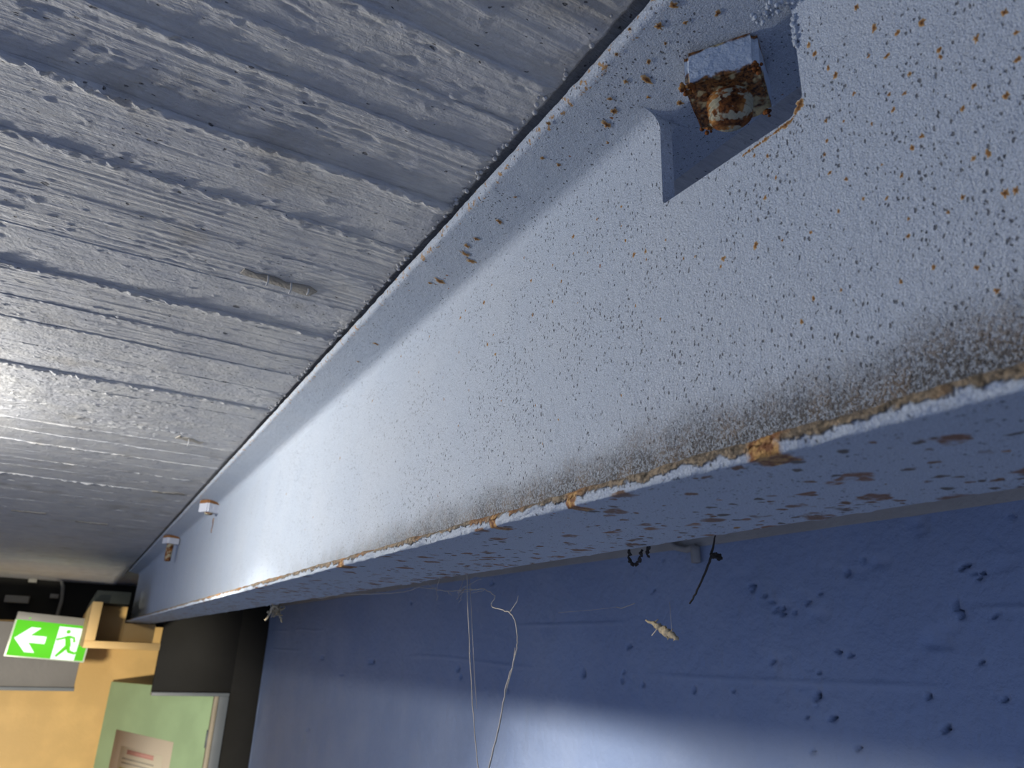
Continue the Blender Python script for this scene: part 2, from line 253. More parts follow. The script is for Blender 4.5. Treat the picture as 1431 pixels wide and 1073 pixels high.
def rust_mat(name, paint=0.):
    q = N(name, .8, .2)
    n1 = q.noise(260,4,.7); n2 = q.noise(90,3)
    col = q.mix(q.ramp(n1,.35,.6), RUST_D, RUST_M); col = q.mix(q.ramp(n2,.5,.7), col, RUST_L)
    if paint: col = q.mix(q.ramp(q.noise(120,3,.6), .60-paint*.3,.66-paint*.3), col, (.40,.375,.27))
    return q.done(col, q.bump(n1, .0015, 1.))
M_RUST = rust_mat('rust'); M_RUSTY_PAINT = rust_mat('flaking_painted_rust', .34)
def blister_mat():
    q = N('rust_blister', .75, .25)
    a = q.n('ShaderNodeAttribute'); a.attribute_name = 'rim'
    r = q.math('ADD', a.outputs['Fac'], q.math('MULTIPLY_ADD', q.noise(700,3,.7), .7, -.35))
    col = q.mix(q.ramp(r,.1,.45), (.075,.03,.013), (.27,.125,.04)); col = q.mix(q.ramp(r,.55,.8), col, (.46,.31,.15)); col = q.mix(q.ramp(r,.85,1.), col, PAINT)
    return q.done(col, q.bump(q.noise(700,3,.7), .0008, 1.))
M_BLIS = blister_mat()
def nut_mat():
    q = N('nut_paint_and_rust', .6, .3)
    X, Y, Z = q.xyz()
    n1 = q.noise(130,4,.6); n2 = q.noise(420,3,.7)
    low = q.math('ADD', q.ramp(Z,.266,.2775,1.,0.), q.math('MULTIPLY_ADD', n1, 1.5, -.83))
    spots, r = q.cells(75, .15,.36, .65, None, (300,.004))
    f = q.math('MAXIMUM', q.ramp(low,.2,.5), q.math('MULTIPLY', spots, .9)); f = q.math('MAXIMUM', f, q.ramp(q.math('ADD', q.ramp(Z,.2845,.2905), q.math('MULTIPLY_ADD', q.noise(70,2), 2., -1.25)), .3,.6))
    col = q.mix(q.ramp(n2,.36,.62), (.03,.012,.007), (.25,.10,.025)); col = q.mix(q.ramp(q.noise(150,2),.52,.66), col, (.47,.40,.22))
    return q.done(q.mix(f, (.45,.52,.61), col), q.bump(n2, .0012, 1., q.bump(q.noise(160,2), .002)))
M_NUT = nut_mat()
def concrete():
    q = N('board_marked_concrete', .75, .25)
    X, Y, Z = q.xyz()
    oi = q.n('ShaderNodeObjectInfo'); rnd = oi.outputs['Random']
    stretch = q.scale(q.pos, (.09,1.,1.))
    warp = q.n('ShaderNodeVectorMath'); warp.operation = 'MULTIPLY_ADD'
    wn = q.n('ShaderNodeTexNoise'); wn.inputs['Scale'].default_value = 7; q.inp(wn.inputs['Vector'], q.pos)
    q.inp(warp.inputs[0], wn.outputs['Color']); warp.inputs[1].default_value = (0,.02,0); q.inp(warp.inputs[2], stretch)
    grain = q.noise(420, 4, .65, warp.outputs[0]); gs = q.math('MULTIPLY', grain, q.ramp(rnd,.2,.8,.35,1.))
    rough = q.noise(240, 4, .65); big = q.noise(28,3)
    col = q.mix(q.ramp(big,.35,.68), (.52,.525,.54), (.60,.595,.58))
    col = q.mix(q.math('MULTIPLY', q.ramp(q.noise(11,4,.6),.55,.75), .55), col, (.33,.30,.25))
    col = q.mix(q.math('MULTIPLY', q.ramp(grain,.60,.36), .22), col, (.26,.26,.27))
    pit, r = q.cells(210, .05,.24, q.ramp(q.noise(9,2),.4,.65,.12,.6), q.scale(q.pos,(.7,1,1)), (260,.005))
    hole, r = q.cells(38, .03,.11, .25, None, (150,.006))
    p = q.math('MAXIMUM', pit, hole)
    col = q.mix(q.math('MULTIPLY', p, .7), col, (.06,.06,.065))
    b = q.bump(gs, .0026, 1.); b = q.bump(rough, .0014, .8, b); b = q.bump(q.noise(70,3,.6), .0024, .5, b); b = q.bump(p, -.003, 1., b)
    return q.done(col, b)
M_CON = concrete()
def plain(name, col, rough=.6, spec=.3, amp=.0006, sc=120, var=.12, metal=0):
    q = N(name, rough, spec, metal)
    c2 = tuple(c*(1-var) for c in col)
    return q.done(q.mix(q.ramp(q.noise(sc*.08,3),.35,.65), c2, col), q.bump(q.noise(sc,3), amp) if amp else None)
def wall_mat():
    q = N('blue_painted_concrete', .6, .3)
    n = q.noise(3.2,4,.6)
    col = q.mix(q.ramp(n,.35,.65), (.29,.365,.535), (.345,.415,.57))
    streak = q.noise(4, 4, .6, q.scale(q.pos,(1,4,.9)))
    col = q.mix(q.math('MULTIPLY', q.ramp(streak,.60,.74), .22), col, (.30,.35,.42))
    a = q.n('ShaderNodeAttribute'); a.attribute_name = 'hole'
    col = q.mix(q.ramp(a.outputs['Fac'],.35,.8), col, (.035,.04,.06))
    b = q.bump(q.noise(60,4,.6), .005, .7); b = q.bump(q.noise(9,3), .02, .35, b)
    return q.done(col, b)
M_WALL = wall_mat()
M_BARE = plain('unpainted_grey_mortar', (.44,.415,.385), .85, .15, .002, 90)
M_DARK = plain('dark_grey_paint', (.030,.030,.029), .9, .1, .001, 60)
M_DARK2 = plain('grey_bulkhead_paint', (.16,.155,.15), .5, .3, .0008, 60)
M_EDGE = plain('grey_steel_edge', (.13,.15,.17), .45, .4, 0)
M_YEL = plain('ochre_wall_paint', (.76,.50,.19), .5, .3, .0008, 70)
M_GRN = plain('sage_green_door_paint', (.37,.52,.30), .5, .3, .0005, 60)
M_CREAM = plain('cream_jamb_paint', (.52,.46,.36), .5, .3, 0)
M_BROWN = plain('brown_rebate', (.10,.065,.03), .6, .2, 0)
M_PAPER = plain('notice_paper', (.62,.54,.43), .7, .2, 0, 60, .05)
M_PAPER2 = plain('notice_print_panel', (.66,.60,.47), .7, .2, 0, 60, .05)
M_PINK = plain('faded_red_print', (.52,.27,.23), .7, .2, 0); M_GREY = plain('grey_print', (.36,.33,.27), .7, .2, 0); M_YPR = plain('yellow_print', (.62,.52,.06), .7, .2, 0)
M_FLOOR = plain('concrete_floor', (.40,.39,.37), .8, .2, .002, 40)
M_COND = plain('grey_conduit', (.20,.20,.18), .5, .3, 0)
M_HOUSE = plain('sign_housing_grey', (.19,.19,.18), .45, .35, 0)
M_CLEAR = plain('sign_edge_acrylic', (.55,.62,.52), .3, .5, 0)
M_SILK = plain('dusty_silk', (.66,.58,.47), .8, .2, 0, 300, .2)
M_DUST = plain('straw_coloured_husk', (.62,.50,.32), .8, .2, .001, 400, .4)
M_TWIG = plain('dark_dusty_thread', (.055,.045,.038), .85, .15, .001, 400, .3)
M_TWOOD = plain('weathered_wood', (.40,.37,.32), .8, .2, .002, 200, .35)
M_NAIL = plain('painted_nail', (.50,.50,.50), .5, .4, 0)
def emis(name, col, st):
    q = N(name, .6, .1); q.set('Emission Color', col); q.set('Emission Strength', st); return q.done(tuple(c*.5 for c in col))
M_EGRN = emis('backlit_green', (.10,.52,.025), 1.); M_EWHT = emis('backlit_white', (.86,.95,.90), 1.)

# ------------------------------------------------------------------ setting: slab with board marks
CZ = .309
ceil = MB().box((-2.6,-1.6,CZ+.0035), (2.2,5.6,CZ+.25)).build('ceiling', M_CON); tag(ceil, kind='structure')
J = [-.16,-.085,-.01,.065,.14,.215,.293,.331,.366,.434,.512,.58,.65,.724,.806,.868,.945,1.026,1.086,1.165,1.24,1.31,1.385,1.467,1.545,1.62,1.70,1.80,1.89,2.0,2.15,2.3,2.45,2.6,2.75,2.95,3.2,3.45,3.7,3.95,4.2,4.5,4.8,5.1,5.3]
STEP = {.293:.0040,.331:.0010,.366:.0030,.434:.0062,.512:.0012,.58:.0006,.65:.0006,.724:.0056,.806:.0016,.868:.0016,.945:.0006,1.026:.0048,1.086:.0022,1.165:.001,1.24:.0016,1.31:.0045,1.385:.002,1.467:.004,1.62:.002,1.80:.005,.14:.004,.215:.0012}
FIN = {.293:.0012,.331:.0007,.366:.0010,.434:.0026,.512:.0014,.724:.0026,.806:.0012,.868:.0012,1.026:.0030,1.086:.0020,1.24:.002,1.31:.0034,1.385:.002,1.467:.0034,1.62:.002,1.80:.004,.215:.0014}
XE = .1842
def joint(k, x):
    return J[k] + .0016*vn(x*9, k*3.1, 0, 5) + .0009*vn(x*40, k*3.1, 0, 6)
xs_near = np.concatenate([np.linspace(-1.3,-.30,40)[:-1], np.linspace(-.30,XE,300)])
xs_far = np.concatenate([np.linspace(-1.3,-.5,24)[:-1], np.linspace(-.5,XE,150)])
for k in range(len(J)-1):
    wd = J[k+1]-J[k]; near = J[k] < 1.25
    xs = xs_near if near else xs_far
    n = max(14, int(wd/(.0013 if near else .004)))
    u = np.concatenate([[0,0,0], np.linspace(0,1,n)])          # first rows make the side face of the lapped board
    st = STEP.get(J[k], .0004)*(.38 if J[k] < 1.05 else .07); fn = FIN.get(J[k], .0003)*(.8 if J[k] < 1.05 else .5)
    X, U = np.meshgrid(xs, u, indexing='ij')
    y0, y1 = joint(k, X), joint(k+1, X)
    Y = y0 + U*(y1-y0)
    d = U*wd
    rag = -.0004-.0007*fbm(Y*130, k*1.7, 0, 31, 2) - .0026*sstep(.62,.18,Y)
    fade = 1 - sstep(XE-.010, XE, X)
    brk = sstep(-.25,.45, vn(X*17, k*2.3, 0, 8))                # ridges come and go along the joint
    low = st*(.45*(1-U)+.55*np.exp(-d/.022)) * (1+.25*vn(X*14, k, 0, 2)) * (1 if J[k] in STEP and J[k] < 1.05 else sstep(-.3,.5, vn(X*23, k*3.3, 0, 18)))
    lump = np.clip(fbm(X*150, Y*190, 0, 9+k, 3)+.30, 0, 2)
    low = low + fn*1.5*lump*(.35+.65*brk)*np.exp(-(d/.0095)**2)
    low = low + fn*.7*np.clip(vn(X*260, Y*260, 0, 50+k)+.2,0,1)*np.exp(-((d-.003)/.003)**2)
    low = low + .00035*fbm(X*6, Y*260, 0, 60+k, 3)*(.4+.6*(k % 3 > 0)) + .00045*fbm(X*26, Y*26, 0, 70, 3)
    scar = np.clip(fbm(X*70, Y*190, 0, 90+k, 3)-.55+.35*vn(X*9,Y*20,0,4), 0, .5)        # torn-out patches
    low = low - .0022*scar*sstep(-.2,.5,vn(X*5,Y*9,k,77)) + .0018*np.clip(fbm(X*90+7, Y*170, 0, 120+k, 2)-.75, 0, 1)
    low = low*(.35+.65*fade)
    low = np.minimum(low, .012)
    Z = CZ - low
    # side face rows: bury the first one in the slab, slant to the lip with an irregular edge
    lip = Z[:, 3].copy()
    Z[:, 0] = CZ+.006; Y[:, 0] = y0[:, 0]-.0004
    Z[:, 1] = CZ+.0012; Y[:, 1] = y0[:, 0]-.0003
    Z[:, 2] = (CZ+lip)/2; Y[:, 2] = y0[:, 0]-.0002+.0006*vn(X[:, 0]*200, k, 0, 3)
    X = X + rag*sstep(XE-.012, XE, X)
    V = np.stack([X, Y, Z], -1)
    side = V[-1].copy(); side[:, 2] = CZ+.006; V = np.concatenate([V, side[None]], 0)
    mesh('board_mark', V, grid_faces(len(xs)+1, len(u), True), M_CON, ceil)
# crumbs of grout squeezed out along the beam edge
gm = MB(); rg = random.Random(21)
for i in range(150):
    y = rg.choice((.43,.52,.60,.70,.30,.37,.85,1.0)) + rg.gauss(0,.022); rr = rg.uniform(.0006,.0019)
    c = (XE-.0015-.0026*float(sstep(.62,.18,y))-abs(rg.gauss(0,.0025)), y, CZ-.0012-rg.uniform(0,.0012))
    gm.lathe([(rr*.15,-rr*.8),(rr*.8,-rr*.5),(rr,0),(rr*.7,rr*.7)], c, 7)
o = gm.build('grout_crumb', M_CON, ceil, smooth=True); o['kind'] = 'stuff'
# splinters of shuttering left in the slab, with their nails
def splinter(x0, y0, x1, y1, wd, nails, z=CZ-.0013):
    e = []
    rng = random.Random(int(x0*1e4)); L = math.hypot(x1-x0, y1-y0); tx, ty = (x1-x0)/L, (y1-y0)/L
    top = [(L*i/7, wd*(.5+.12*rng.uniform(-1,1))) for i in range(8)]; bot = [(L*i/7+rng.uniform(-.003,.003), -wd*(.45+.5*rng.uniform(-1,.4))) for i in range(8)]
    poly = [(x0+a*tx-b*ty, y0+a*ty+b*tx) for a, b in bot+top[::-1]]
    s = MB().prism(poly, z, CZ+.004).build('wood_splinter', M_TWOOD, ceil, bevel=.0004)
    s['label'] = 'brown splinter of shuttering board left in the concrete'
    for a, b, ln in nails:
        px, py = x0+a*tx-b*ty, y0+a*ty+b*tx
        MB().tube([(px,py,z+.003),(px+.0006,py-.0005,z-ln*.6),(px-.0003,py+.0008,z-ln)], [.0009,.0008,.0007]).build('nail', M_NAIL, s, smooth=True)
splinter(.068,.622,.132,.632,.016, [(.021,-.004,.009),(.042,-.005,.010),(.058,-.006,.006)])
splinter(.088,1.268,.128,1.28,.018, [(.016,-.004,.012)])
splinter(.095,1.80,.16,1.79,.03, [])
splinter(-.05,2.45,.03,2.45,.03, []); splinter(-.20,2.36,-.12,2.36,.025, [])

# floor
tag(MB().box((-2.6,-1.6,-1.85), (2.2,5.6,-1.75)).build('floor', M_FLOOR), kind='structure')

# painted wall beyond the beam
W, WY = .90, 4.17
yy = np.concatenate([np.linspace(-1.2,.2,14)[:-1], np.linspace(.2,2.4,480)[:-1], np.linspace(2.4,WY,70)])
zz = np.concatenate([np.linspace(-1.75,-.42,14)[:-1], np.linspace(-.42,.188,190), [.19]])
Yg, Zg = np.meshgrid(yy, zz, indexing='ij')
hole = np.zeros_like(Yg)
wob = .0055*fbm(Yg*95, Zg*95, 0, 3, 3); wob2 = .0055*fbm(Yg*95+40, Zg*95, 0, 5, 3)
for hy, hz, a, b in B['HOLES']:
    r = ((Yg-hy+wob)/max(a*.55,.003))**2 + ((Zg-hz+wob2)/max(b*.55,.003))**2
    hole = np.maximum(hole, np.exp(-r))
Xg = W + .016*sstep(.2,.7,hole) + .0022*fbm(Yg*7, Zg*7, 0, 14, 3)
crk = np.clip(fbm(Yg*16, Zg*30, 0, 21, 4)-.55, 0, 1)*sstep(1.1,.5,Yg)
Xg = Xg + .008*crk - .0035*np.exp(-((Zg-.068-.004*vn(Yg*4,0,0,2))/.0022)**2)*sstep(-.1,.3,vn(Yg*3,1,0,1)) - .003*np.exp(-((Zg+.02-.01*vn(Yg*2,0,0,9))/.003)**2)*sstep(-.1,.3,vn(Yg*2.4,7,0,1))
nY, nZ = Yg.shape
V = np.stack([Xg, Yg, Zg], -1)
wr = mesh('wall_right', V, grid_faces(nY, nZ, True), M_WALL); tag(wr, kind='structure')
at = wr.data.attributes.new('hole', 'FLOAT', 'POINT'); at.data.foreach_set('value', hole.ravel().astype(np.float32))
wb = MB().box((W+.03,-1.2,-1.75), (W+.33,WY-.001,.31)).box((W,WY-.02,-1.75), (W+.05,WY,.19)).build('wall_core', M_WALL, wr)
tag(MB().box((W-.002,-1.2,.1865), (W+.1,WY,.312)).build('trim_1', M_BARE, bevel=.002), kind='structure')

# ------------------------------------------------------------------ far end of the room
tag(MB().box((-2.6,5.3,-1.75), (2.2,5.4,.312)).build('wall_back', M_DARK), kind='structure')
tag(MB().box((-2.6,5.1,-1.75), (.62,5.28,.075)).build('wall_far', M_YEL, bevel=.004), kind='structure')
PY = 4.25
we = MB()
we.box((.407,PY,-.235), (.775,PY+.05,.312)).box((.775,PY,-1.75), (2.2,PY+.05,.312))
we = tag(we.build('wall_end', M_DARK), kind='structure')
# corbel box that carries the beam end
cb = MB().box((.05,3.1,-.034), (.296,5.1,-.0095)).box((.05,3.1,-.0095), (.083,5.1,.121)).box((.083,3.43,-.0095), (.183,3.6,.121)).box((.183,3.43,-.0095), (.296,3.6,.060))
cb = tag(cb.build('trim_2', M_YEL, bevel=.002), kind='structure')
tag(MB().box((.058,3.2,.1215), (.172,5.25,.165)).build('trim_3', plain('greenish_grey_block', (.05,.056,.046), .85), bevel=.002), kind='structure')
bh = tag(MB().box((-2.6,PY,-.222), (.070,PY+.12,.055)).build('trim_4', M_DARK2, bevel=.003), kind='structure')
MB().box((-2.6,PY-.012,-.237), (.073,PY+.125,-.2215)).build('edge_strip', M_EDGE, bh, bevel=.002)
# door, swung open
h0, h1 = Vector((.709,4.32,0)), Vector((.26,5.05,0))
du = (h1-h0).normalized(); dn = Vector((-du.y, du.x, 0))
if dn.y > 0: dn = -dn                                            # towards the camera
L = B['LEAF']
door = empty('door_1', (h0.x,h0.y,-1.75)); tag(door, kind='structure')
def leaf_tr(p): q = h0 + du*p[0] + dn*p[1]; return (q.x, q.y, p[2])
def slab(u0, u1, t0, t1, z0, z1, name, mat, parent, off, bevel=0):
    m = MB(); m.prism([(u0,t0),(u1,t0),(u1,t1),(u0,t1)], z0, z1, leaf_tr); return m.build(name, mat, parent, off, bevel=bevel)
off = (h0.x,h0.y,-1.75)
slab(0, .852, -.04, 0, -1.745, -.229, 'door_leaf', M_GRN, door, off, .002)
fr = MB().box((.405,PY-.02,-.252), (.768,PY+.03,-.2355)).box((.722,PY-.02,-1.75), (.768,PY+.03,-.252))
fr.build('door_frame', M_EDGE, door, off, bevel=.002)
MB().box((.703,PY-.005,-1.75), (.7215,PY+.04,-.2525)).build('door_lining', M_CREAM, door, off)
MB().box((.716,PY+.045,-1.75), (.76,PY+.11,-.2525)).build('door_rebate', M_BROWN, door, off)
for hz in (-.45,-1.0,-1.6): MB().tube([(.704,PY+.03,hz-.04),(.704,PY+.03,hz+.04)], .009, 10).build('hinge', M_EDGE, door, off, smooth=True)
slab(.80, .815, .0, .05, -.80, -.79, 'door_handle', M_EDGE, door, off, .002)
# notice on the door
un, zn = L[3]; um, zm = L[4]
nt = empty('notice_sheet', leaf_tr((.48,.001,-.72))); noff = tuple(nt.location)
tag(nt, 'crumpled cream paper notice taped to the sage green door', 'notice')
def quad(u, z, uw, t, zh, name, mat, parent=nt, lean=(zm-zn)/(um-un)):
    m = MB(); P = [(u,z),(u+uw,z+lean*uw),(u+uw,z+lean*uw-zh),(u,z-zh)]
    m.add([leaf_tr((a,t,b)) for a,b in P]+[leaf_tr((a,t-.0012,b)) for a,b in P], [(0,1,2,3),(7,6,5,4),(0,4,5,1),(1,5,6,2),(2,6,7,3),(3,7,4,0)])
    return m.build(name, mat, parent, noff)
sh = quad(un, zn, um-un, .0018, .52, 'paper', M_PAPER)
pp = quad(un-.07, zn-.075, um-un+.13, .0034, .34, 'printed_panel', M_PAPER2)
quad(un-.13, zn-.088, um-un+.26, .0044, .022, 'printed_heading', M_PINK)
for i in range(2): quad(un-.10, zn-.128-.02*i, um-un+.22, .0044, .007, 'printed_line', M_GREY)
quad(un-.09, zn-.175, -.13, .0044, .03, 'highlighted_line', M_YPR)
# conduit on the dark wall
cp = empty('conduit_pipe', (0,5.25,.15)); coff = (0,5.25,.15)
tag(cp, 'thin grey conduit bending down the dark wall above the exit sign', 'pipe')
MB().tube(B['CONDUIT'], .011, 8).build('pipe', M_COND, cp, coff, smooth=True)
for (x,y,z) in B['CLIPS']: MB().box((x-.022,5.225,z-.012), (x+.022,5.30,z+.012)).build('pipe_clip', M_COND, cp, coff, bevel=.003)
MB().box((-.36,5.22,.17), (-.24,5.30,.21)).build('junction_box', M_COND, cp, coff, bevel=.004)

# exit sign
A = B['SIGN']
sg = empty('exit_sign', (-.070,PY-.05,-.02)); tag(sg, 'backlit green exit sign with white arrow and running figure on grey bulkhead', 'sign')
sg.scale = (1.05,1.05,1.05); sg.rotation_euler = (0, math.radians(3.2), math.radians(6))
def sbox(x0, z0, x1, z1, d0, d1, name, mat, bevel=.001, parent=sg): return MB().box((x0,-d1,z0), (x1,-d0,z1)).build(name, mat, parent, None, bevel=bevel)
SW, SH = .147, .073                                              # half face
sbox(-SW-.006, SH, SW+.006, SH+.032, -.03, .022, 'housing', M_HOUSE)
sbox(-SW-.007, -SH-.005, SW+.007, SH, -.004, .006, 'acrylic_panel', M_CLEAR)
sbox(-SW, -SH, SW, SH, .006, .0075, 'green_face', M_EGRN, 0)
MB().lathe([(.004,0),(.004,.004)], (-SW+.045,-.022,SH+.008), 10).build('indicator_lamp', M_EGRN, sg)
def flat(poly, name, mat, d=.0075, th=.001, parent=sg):
    m = MB(); m.prism(poly, 0, th, lambda p: (p[0], -d-p[2], p[1])); return m.build(name, mat, parent)
flat([(-.137,-.002),(-.085,.047),(-.047,.047),(-.080,.014),(-.018,.014),(-.018,-.016),(-.080,-.016),(-.047,-.055),(-.085,-.055)], 'arrow', M_EWHT)
flat([(.020,-SH),(.020,.062),(.112,.062),(.112,-SH)], 'doorway', M_EWHT)
def limb(p, w):
    P = [Vector((x,y)) for x,y in p]; l = []; r = []
    for i, a in enumerate(P):
        t = (P[min(i+1,len(P)-1)]-P[max(i-1,0)]).normalized(); nn = Vector((-t.y,t.x)); ww = w[i] if isinstance(w,(list,tuple)) else w
        l.append(tuple(a+nn*ww)); r.append(tuple(a-nn*ww))
    return l+r[::-1]
fg = MB()
tr = lambda p: (p[0], -.0085-p[2], p[1])
for poly in (limb([(.062,.022),(.072,-.010),(.073,-.020)], [.010,.011,.011]),                     # trunk
             limb([(.066,.024),(.044,.014),(.022,.006)], .0042), limb([(.066,.024),(.088,.020),(.094,.002)], .0045),
             limb([(.070,-.018),(.052,-.042),(.036,-.062)], [.009,.007,.005]),
             limb([(.073,-.018),(.082,-.038),(.104,-.044),(.116,-.038)], [.009,.007,.005,.005]),
             [(.060+.0085*math.cos(a*math.pi/8), .043+.0085*math.sin(a*math.pi/8)) for a in range(16)]):
    fg.prism(poly, 0, .001, tr)
fg.build('running_figure', M_EGRN, sg)

# ------------------------------------------------------------------ steel beam
BX0, BX1, BZ0, BZ1, BC = .185, .288, .064, .305, .2365
YA, YB = -.9, 4.0
beam = empty('steel_beam', (BC,0,BZ0)); boff = (BC,0,BZ0)
tag(beam, 'long pale blue painted steel beam with rust spots under the slab', 'beam')
ys = np.concatenate([np.linspace(YA,.02,20)[:-1], np.linspace(.02,.75,520)[:-1], np.linspace(.75,1.8,260)[:-1], np.linspace(1.8,YB,80)])
def flange(top):
    # closed profile (x, h): h = distance from the outer face
    r1 = 5e-3; P = []
    t0, tm = .0078, .0078+.14*(BC-BX0)
    n = 9
    prof = [(BX0+.0012*0, .0)]
    # toe: outer arris slightly rounded, inner toe radius
    for i in range(5): a = math.pi/2*i/4; prof.append((BX0+.0012*(1-math.sin(a)), .0012*(1-math.cos(a))))
    prof = prof[1:][::-1] if False else [(BX0+.0012-.0012*math.sin(math.pi/2*i/4), .0012-.0012*math.cos(math.pi/2*i/4)) for i in range(5)]
    prof += [(BX0, .0012+(t0-.0042-.0012)*i/4) for i in range(1,5)]
    prof += [(BX0+.0042-.0042*math.cos(math.pi/2*i/6), t0-.0042+.0042*math.sin(math.pi/2*i/6)) for i in range(1,7)]
    prof += [(BX0+.0042+(BC-BX0-.0042)*i/26, t0+(tm-t0)*i/26) for i in range(1,27)]
    left = prof; right = [(2*BC-x, h) for x, h in left[:-1]][::-1]
    outer = [(BX1-.0012-(BX1-BX0-.0024)*i/30, 0) for i in range(1,30)]
    full = np.array(left+right+outer)
    X = np.broadcast_to(full[:,0], (len(ys), len(full))).copy(); H = np.broadcast_to(full[:,1], X.shape).copy()
    Y = np.broadcast_to(ys[:,None], X.shape).copy()
    s = 11 if top else 23
    edge = np.exp(-((X-BX0)/.005)**2)
    a = .00035 if top else .0011
    X += -a*edge*fbm(Y*85, H*260, 0, s, 3)
    H += (.0006*edge*fbm(Y*110, X*110, 0, s+2, 3) + .0002*fbm(Y*60, X*60, 0, s+4, 2))*(H > 1e-4)
    if not top:
        H += .0007*edge*fbm(Y*60, 3.3, 0, 77, 3)*(H > .002)
        redge = np.exp(-((X-BX1)/.012)**2)*(H < 1e-3)              # scabs of rust under the far edge
        H += -.0016*np.clip(fbm(Y*55, X*120, 0, 41, 3)-.35, 0, 1)*redge - .0005*np.clip(fbm(Y*130, X*130, 0, 44, 2)-.3, 0, 1)*(H < 1e-3)
    Z = BZ1-H if top else BZ0+H
    V = np.stack([X,Y,Z],-1); m = len(full)
    i = np.arange(len(ys)-1)[:,None]*m; j = np.arange(m)[None,:]; jn = (j+1)%m
    F = np.stack([(i+j).ravel(), (i+jn).ravel(), (i+m+jn).ravel(), (i+m+j).ravel()], 1)
    if not top: F = F[:, ::-1]
    F = [list(f) for f in F]
    c0 = list(range(m)); c1 = [(len(ys)-1)*m+k for k in range(m)]
    F += [c0[::-1] if top else c0, c1 if top else c1[::-1]]
    o = mesh('top_flange' if top else 'bottom_flange', V, F, M_TOP if top else M_BOT, beam, boff)
    o.data.set_sharp_from_angle(angle=math.radians(60))
    bm = bmesh.new(); bm.from_mesh(o.data); bmesh.ops.recalc_face_normals(bm, faces=bm.faces); bm.to_mesh(o.data); bm.free()
    return o
flange(True); flange(False)
# web with root fillets, cut out round the near anchor bolt
WT, RF = .0087, .0105
zt = BZ1-.0078-.14*(BC-WT/2-BX0)                                  # flange face at the web
zb = BZ0+.0078+.14*(BC-WT/2-BX0)
def side():
    P = []
    for i in range(10): a = math.pi/2*i/9*.92; P.append((BC-WT/2-RF*(1-math.sin(math.pi/2-a)) if False else 0, 0))
    fil = []
    for i in range(11):
        a = math.radians(8) + (math.pi/2-math.radians(8))*i/10        # from flange tangent to web tangent
        fil.append((BC-WT/2-RF+RF*math.sin(a), zt+.14*RF*(1-math.sin(math.radians(8)))-.0002-RF*math.cos(math.radians(8))+RF*math.cos(a)))
    top = [(fil[0][0]-.004, fil[0][1]+.0011)]+fil
    top += [(BC-WT/2, fil[-1][1]-d) for d in (.0008,.003,.03)]
    bot = [(x, BZ0+BZ1-z) for x, z in top][::-1]
    return top+bot
sd = side()
prof = sd + [(2*BC-x, z) for x, z in sd][::-1]
wm = MB(); wm.prism([(x,z) for x,z in prof], YA, YB, lambda p: (p[0], p[2], p[1]))
web = wm.build('web', None, beam, boff)
NY0, NY1, NZ = .169, .2615, .2325
def rounded():
    P = [(NY0,.33),(NY1,.33)]
    r = .0025; P += [(NY1-r+r*math.cos(a), NZ+r-r*math.sin(a)) for a in np.linspace(0,math.pi/2,6)]
    r = .010; P += [(NY0+r-r*math.sin(a), NZ-.0035+r-r*math.cos(a)) for a in np.linspace(0,math.pi/2,8)]
    return [(y + .0004*float(vn(y*300,z*300,0,2)), z + .0004*float(vn(y*300+9,z*300,0,2))) for y, z in P]
cut = MB(); cut.prism(rounded(), .15, .33, lambda p: (p[2], p[0], p[1])); cut = cut.build('cutter', None)
md = web.modifiers.new('cut', 'BOOLEAN'); md.object = cut; md.operation = 'DIFFERENCE'; md.solver = 'EXACT'
bpy.context.view_layer.update()
dg = bpy.context.evaluated_depsgraph_get()
me = bpy.data.meshes.new_from_object(web.evaluated_get(dg)); web.modifiers.clear(); web.data = me
bpy.data.objects.remove(cut)
bm = bmesh.new(); bm.from_mesh(me)
ed = [e for e in bm.edges if len(e.link_faces) == 2 and e.calc_face_angle(0) > 1.2 and all(NY0-.002 < v.co.y < NY1+.002 and v.co.z+BZ0 < .281 for v in e.verts)]
bmesh.ops.bevel(bm, geom=ed, offset=.0008, segments=2, affect='EDGES', clamp_overlap=True)
bm.to_mesh(me); bm.free()
me.materials.append(M_WEB); me.polygons.foreach_set('use_smooth', [True]*len(me.polygons)); me.set_sharp_from_angle(angle=math.radians(30))
# rust blisters standing on the paint
bv, bf, br = [], [], []
def blister(c, n, e1, e2, r, asp, rng):
    b = len(bv); k = 14
    off_ = rng.choice((0,0,.1,.25,.4)); bv.append(tuple(c+n*r*.16)); br.append(off_)
    ph = rng.uniform(0,6.28); am = [rng.uniform(.45,1.35) for _ in range(k)]
    for ring, (q, h) in enumerate(((.45,.13),(.8,.05),(1.15,-.03))):
        for i in range(k):
            a = 2*math.pi*i/k; s = am[i]*q*r
            bv.append(tuple(c + e1*(math.cos(a)*s*asp) + e2*(math.sin(a)*s) + n*(h*r))); br.append(max((.4,.75,1)[ring], off_+.2*(ring+1)*(off_ > 0)))
    for i in range(k): bf.append((b, b+1+i, b+1+(i+1)%k))
    for g in range(2):
        for i in range(k):
            p = b+1+g*k; bf.append((p+i, p+k+i, p+k+(i+1)%k, p+(i+1)%k))
rng = random.Random(8)
ey, ez = Vector((0,1,0)), Vector((0,0,1))
for y, z, r in B['WEB']: blister(Vector((BC-WT/2,y,z)), Vector((-1,0,0)), ez, ey, r*.95e-3, rng.uniform(.9,1.5), rng)
for x, y, r, asp in B['FLG']:
    nrm = Vector((-.14,0,-1)).normalized()
    blister(Vector((x,y,BZ1-.0078-.14*(x-BX0))), nrm, Vector((1,0,-.14)).normalized(), ey, r*.95e-3, asp, rng)
